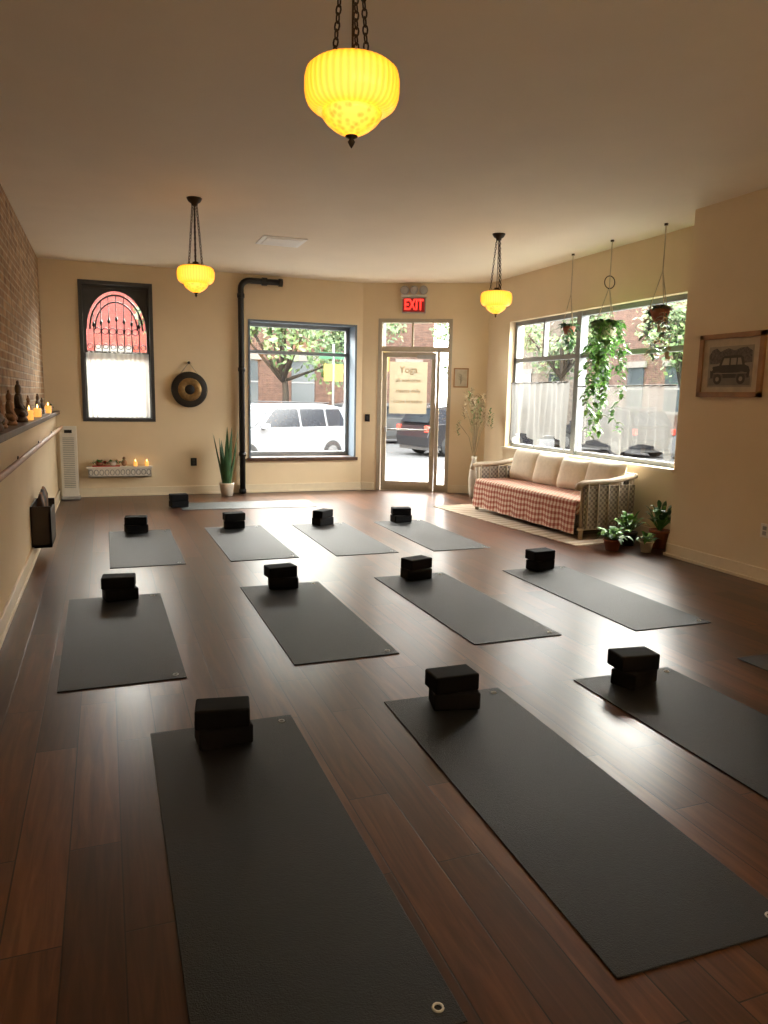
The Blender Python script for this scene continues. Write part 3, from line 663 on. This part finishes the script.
def statue(p,s,m):
    b=B(); b.lathe(m,[(.10,0),(.11,.02),(.09,.05),(.001,.05)],(0,0,0),18)
    b.ell(m,(0,0,.085),(.11,.13,.045)); b.ell(m,(0,0,.17),(.06,.075,.10)); b.ell(m,(.0,0,.29),(.042,.042,.052)); b.ell(m,(0,0,.345),(.02,.02,.022),10,6); b.ell(m,(0,0,.235),(.03,.03,.03),10,6)
    for q in (-1,1): b.tube(m,[(0,q*.07,.23),(.02,q*.10,.16),(.07,q*.04,.11)],[.024,.02,.016],8); b.ell(m,(.05,q*.09,.07),(.055,.05,.03))
    o=b.build('buddha_statue',p); o.scale=(s*.65,s,s); return o
LZ=1.26; LX=-.712
for (y,s,m) in ((5.55,1.2,STATUE),(6.05,.7,STATUE2),(6.6,.85,STATUE2),(7.3,1.1,STATUE),(8.2,.7,STATUE2),(9.3,.75,STATUE),(9.9,.6,STATUE)): statue((LX+.0,y,LZ),s*.9,m)
for y in (7.75,8.7,10.3): candle('votive_candle',(LX+.04,y,LZ),1.1)
b=B()
for k in range(14): b.leaf(LEAFD,(0,0,.05),(U(-.3,.4),U(-1,1),U(.5,1.4)),.14,.04,.5)
b.lathe(TERRA,[(.03,0),(.045,.07),(.001,.07)],(0,0,0),14); b.build('small_potted_plant',(LX+.02,10.8,LZ))
# ------------------------------------------------------------------ outside
b=B(); b.box(ASPH,-40,60,-20,80,-.45,-.3); b.build('street_ground')
b=B(); b.prism(CONC,[(XB-30,12.13),(4.0,12.13),(4.1,11.87),(XR+.25,10.83),(XR+.25,-15),(XR+3.6,-15),(XR+3.6,13.5),(XR+1.8,15.6),(XB-30,15.6)],-.3,-.10); b.build('sidewalk')
b=B(); b.box(CONC,-30,8,25,28.8,-.3,-.15); b.box(CONC,18.5,20.7,-15,22,-.3,-.15); b.box(CONC,18.5,50,30.8,33.6,-.3,-.15); b.build('sidewalk')
def building(name,x0,x1,y0,y1,h,m):
    b=B(); b.box(m,x0,x1,y0,y1,-.3,h); b.box(STONE,x0-.15,x1+.15,y0-.15,y1+.15,h-.5,h)
    fl_=[1.2+3.3*k for k in range(int((h-2)/3.3))]
    for z in fl_:
        n=int((x1-x0)/2.2)
        for i in range(n):
            x=x0+(i+.5)*(x1-x0)/n; b.box(BWIN,x-.5,x+.5,y0-.04,y0,z,z+1.8); b.box(STONE,x-.65,x+.65,y0-.1,y0,z+1.8,z+2.05); b.box(EXTW,x-.5,x+.5,y0-.06,y0-.03,z+.87,z+.93); b.box(STONE,x-.6,x+.6,y0-.14,y0,z-.12,z)
        n=int((y1-y0)/2.2)
        for i in range(n):
            y=y0+(i+.5)*(y1-y0)/n; b.box(BWIN,x0-.04,x0,y-.5,y+.5,z,z+1.8); b.box(STONE,x0-.1,x0,y-.65,y+.65,z+1.8,z+2.05); b.box(EXTW,x0-.06,x0-.03,y-.5,y+.5,z+.87,z+.93); b.box(STONE,x0-.14,x0,y-.6,y+.6,z-.12,z)
    return b.build(name)
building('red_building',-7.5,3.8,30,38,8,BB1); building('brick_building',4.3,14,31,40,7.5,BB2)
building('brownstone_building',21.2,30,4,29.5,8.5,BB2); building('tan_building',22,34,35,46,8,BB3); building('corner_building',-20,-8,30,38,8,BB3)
def tree(x,y,h,cr,n=2600,z0=-.3):
    b=B(); b.tube(BARK,[(0,0,0),(.1,.05,h*.35),(0,.1,h*.6)],[.14,.11,.07],8)
    cl=[]
    for k in range(9):
        a=U(0,2*pi); q=Vector((cr*.7*math.cos(a)*R()**.5,cr*.7*math.sin(a)*R()**.5,h*U(.5,.92))); cl.append((q,cr*U(.3,.5))); b.tube(BARK,[(0,.05,h*.42),tuple(q)],[.07,.02],5)
    vs=[];fs=[]
    for k in range(n):
        c,r=random.choice(cl); d=Vector((random.gauss(0,1),random.gauss(0,1),random.gauss(0,.8))).normalized()*r*(R()**.4); p=c+d
        u=Vector((random.gauss(0,1),random.gauss(0,1),random.gauss(0,1))).normalized()*U(.06,.13); v=u.orthogonal().normalized()*U(.05,.10)
        o=len(vs); vs+=[tuple(p-u),tuple(p+v),tuple(p+u),tuple(p-v)]; fs.append((o,o+1,o+2,o+3))
    b.add(vs[:len(vs)//8*4],fs[:len(vs)//8],TL1); o=len(vs)//8*4
    b.add(vs[o:],[tuple(k-o for k in f) for f in fs[len(vs)//8:]],TL2)
    return b.build('street_tree',(x,y,z0))
TL1=mat('tree_leaf',k3((.16,.32,.08)),.6,var=.3,scale=2); TL2=mat('tree_leaf_light',k3((.40,.60,.18)),.6,var=.3,scale=2)
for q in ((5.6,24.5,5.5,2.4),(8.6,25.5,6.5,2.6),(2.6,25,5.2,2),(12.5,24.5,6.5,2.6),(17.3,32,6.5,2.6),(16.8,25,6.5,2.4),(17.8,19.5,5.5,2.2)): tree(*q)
def car(name,x,y,rot,paint):
    b=B(); W=.9
    low=[(-2.25,.32),(-2.30,.62),(-2.22,.98),(-1.6,1.05),(1.0,1.03),(1.9,.92),(2.22,.75),(2.28,.45),(2.2,.30)]
    b.prism(paint,low,-W,W,'XZ')
    p0=[(-2.18,1.0),(-1.85,1.55),(-1.2,1.64),(.2,1.62),(.55,1.5),(1.15,1.02)]
    n=len(p0); wy=lambda z:W-.02-(z-1.0)*.28
    vs=[(a,-wy(c),c) for a,c in p0]+[(a,wy(c),c) for a,c in p0]
    b.add(vs,[tuple(range(n)),tuple(reversed(range(n,2*n)))]+[(i,n+i,n+(i+1)%n,(i+1)%n) for i in range(n)],paint)
    for s in (-1,1):
        for (xa,xb_,xc,xd) in ((-1.95,-1.25,-1.25,-1.75),(-1.18,-.35,-.35,-1.18),(-.28,.95,.45,-.28)):
            z0,z1=1.05,1.5; b.add([(xa,s*(wy(z0)+.012),z0),(xb_,s*(wy(z0)+.012),z0),(xc,s*(wy(z1)+.012),z1),(xd,s*(wy(z1)+.012),z1)],[(0,1,2,3)],CARGL)
    b.add([(.62,-.68,1.48),(.62,.68,1.48),(1.14,.80,1.06),(1.14,-.80,1.06)],[(0,1,2,3)],CARGL)
    b.add([(-1.93,-.66,1.50),(-1.93,.66,1.50),(-2.21,.78,1.08),(-2.21,-.78,1.08)],[(0,1,2,3)],CARGL)
    for s in (-1,1):
        b.box(RED,-2.31,-2.2,s*.8-.08,s*.8+.08,.78,.98); b.box(EXTW,2.15,2.27,s*.7-.12,s*.7+.12,.62,.74); b.box(paint,.85,1.0,s*1.0-.1,s*1.0+.1,1.02,1.14)
        b.tube(BLACKM,[(-1.5,s*.62,1.66),(.1,s*.62,1.67)],.02,6)
        for xx in (-1.4,1.4):
            c=(xx,s*(W-.10),.34); b.lathe(TYRE,[(.22,-.11),(.34,-.1),(.34,.1),(.22,.11)],c,24,axis='Y'); b.lathe(RIM,[(.001,-.115),(.2,-.112),(.22,0),(.2,.112),(.001,.115)],c,14,axis='Y')
    b.box(CHAR,-2.2,2.2,-W+.05,W-.05,.2,.34)
    return b.build(name,(x,y,-.3),rot,bevel=.05)
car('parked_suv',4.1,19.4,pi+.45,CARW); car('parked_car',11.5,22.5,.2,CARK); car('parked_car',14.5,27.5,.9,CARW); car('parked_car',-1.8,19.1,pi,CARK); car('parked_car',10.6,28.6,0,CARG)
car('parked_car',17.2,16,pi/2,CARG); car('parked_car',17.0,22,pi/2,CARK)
b=B(); b.tube(RIM,[(0,0,0),(0,0,3.4)],.04,8); b.box(YEL,-.3,.3,-.03,.0,2.3,2.8); b.box(SIGNG,-.45,.45,-.03,0,2.95,3.15); b.build('street_sign_post',(6.5,21.7,-.3))
b=B(); b.tube(RIM,[(0,0,0),(0,0,5.2),(-1.6,0,5.5)],.07,8); b.box(YEL,-1.5,-1.2,-.15,.15,4.55,5.4); b.box(YEL,-.2,.1,-.2,-.05,2.6,3.3); b.build('traffic_light_post',(7.7,20.6,-.3))
# ------------------------------------------------------------------ light
w=bpy.data.worlds.new('World'); bpy.context.scene.world=w; w.use_nodes=True; t=w.node_tree
bg=t.nodes['Background']; tc=N(t,'ShaderNodeTexCoord'); sp=N(t,'ShaderNodeSeparateXYZ'); t.links.new(tc.outputs['Generated'],sp.inputs[0])
rp=N(t,'ShaderNodeValToRGB'); rp.color_ramp.elements[0].color=(1,.96,.89,1); rp.color_ramp.elements[1].color=(.93,.95,.95,1); t.links.new(sp.outputs['Z'],rp.inputs[0]); t.links.new(rp.outputs[0],bg.inputs[0]); bg.inputs[1].default_value=11
def portal(loc,rot,sx,sy):
    l=bpy.data.lights.new('window_portal','AREA'); l.shape='RECTANGLE'; l.size=sx; l.size_y=sy; l.cycles.is_portal=True
    o=bpy.data.objects.new('window_portal',l); bpy.context.collection.objects.link(o); o.location=loc; o.rotation_euler=rot
portal(((bw[0]+bw[1])/2,12.1,1.61),(-pi/2,0,0),1.77,2.16)
portal((XR+.2,8.2,1.76),(0,pi/2,0),1.9,3.7)
pc=MD@Vector((.86,.2,1.4)); portal(pc,(-pi/2,0,math.atan2(MD[1][0],MD[0][0])),1.2,2.8)
def area(name,loc,aim,sx,sy,P,col=(1,.95,.85)):
    l=bpy.data.lights.new(name,'AREA'); l.shape='RECTANGLE'; l.size=sx; l.size_y=sy; l.energy=P; l.color=col
    o=bpy.data.objects.new(name,l); bpy.context.collection.objects.link(o); o.location=loc
    o.rotation_euler=(Vector(aim)-Vector(loc)).to_track_quat('-Z','Y').to_euler()
area('daylight',(2.6,14.4,4.3),(2.2,8.0,.4),5,1.6,950)
area('daylight',(8.8,8.2,4.4),(2.6,7.2,.4),5,1.6,1050)
area('daylight',(6.2,13.4,4.4),(3.6,8.0,.2),1.8,1.4,320)
# made-up uplights on the unseen rear wall, added to brighten the ceiling
for sx_ in (.9,3.9):
    b=B(); b.box(DARKM,-.06,.06,0,.03,-.12,.12); b.lathe(CERAM,[(.03,-.10),(.10,-.02),(.14,.08),(.13,.08),(.09,-.01),(.001,-.06)],(0,.16,0),24); b.tube(DARKM,[(0,.02,-.05),(0,.16,-.08)],.012,8)
    b.build('added_sconce',(sx_,YR,2.3))
    l=bpy.data.lights.new('added_fill_bulb','AREA'); l.shape='DISK'; l.size=.2; l.energy=40; l.color=(1,.86,.64); o=bpy.data.objects.new('added_fill_bulb',l); bpy.context.collection.objects.link(o); o.location=(sx_,YR+.16,2.385); o.rotation_euler=(pi-.45,0,0)
# ------------------------------------------------------------------ camera
f,p,th,ro,hc=735.75,.1541,.3622,.0195,1.5346
F=Vector((math.sin(th)*math.cos(p),math.cos(th)*math.cos(p),-math.sin(p))); Rt=Vector((math.cos(th),-math.sin(th),0)); Up=Rt.cross(F)
c,s=math.cos(ro),math.sin(ro); X=Rt*c+Up*s; Y=-Rt*s+Up*c; Z=-F
cam=bpy.data.cameras.new('camera'); co=bpy.data.objects.new('camera',cam); bpy.context.collection.objects.link(co)
co.matrix_world=Matrix(((X.x,Y.x,Z.x,0),(X.y,Y.y,Z.y,0),(X.z,Y.z,Z.z,hc),(0,0,0,1)))
cam.sensor_fit='VERTICAL'; cam.sensor_height=24; cam.lens=f/1024*24; cam.clip_start=.05; cam.clip_end=300
sc=bpy.context.scene; sc.camera=co
sc.view_settings.view_transform='Standard'; sc.view_settings.exposure=.95
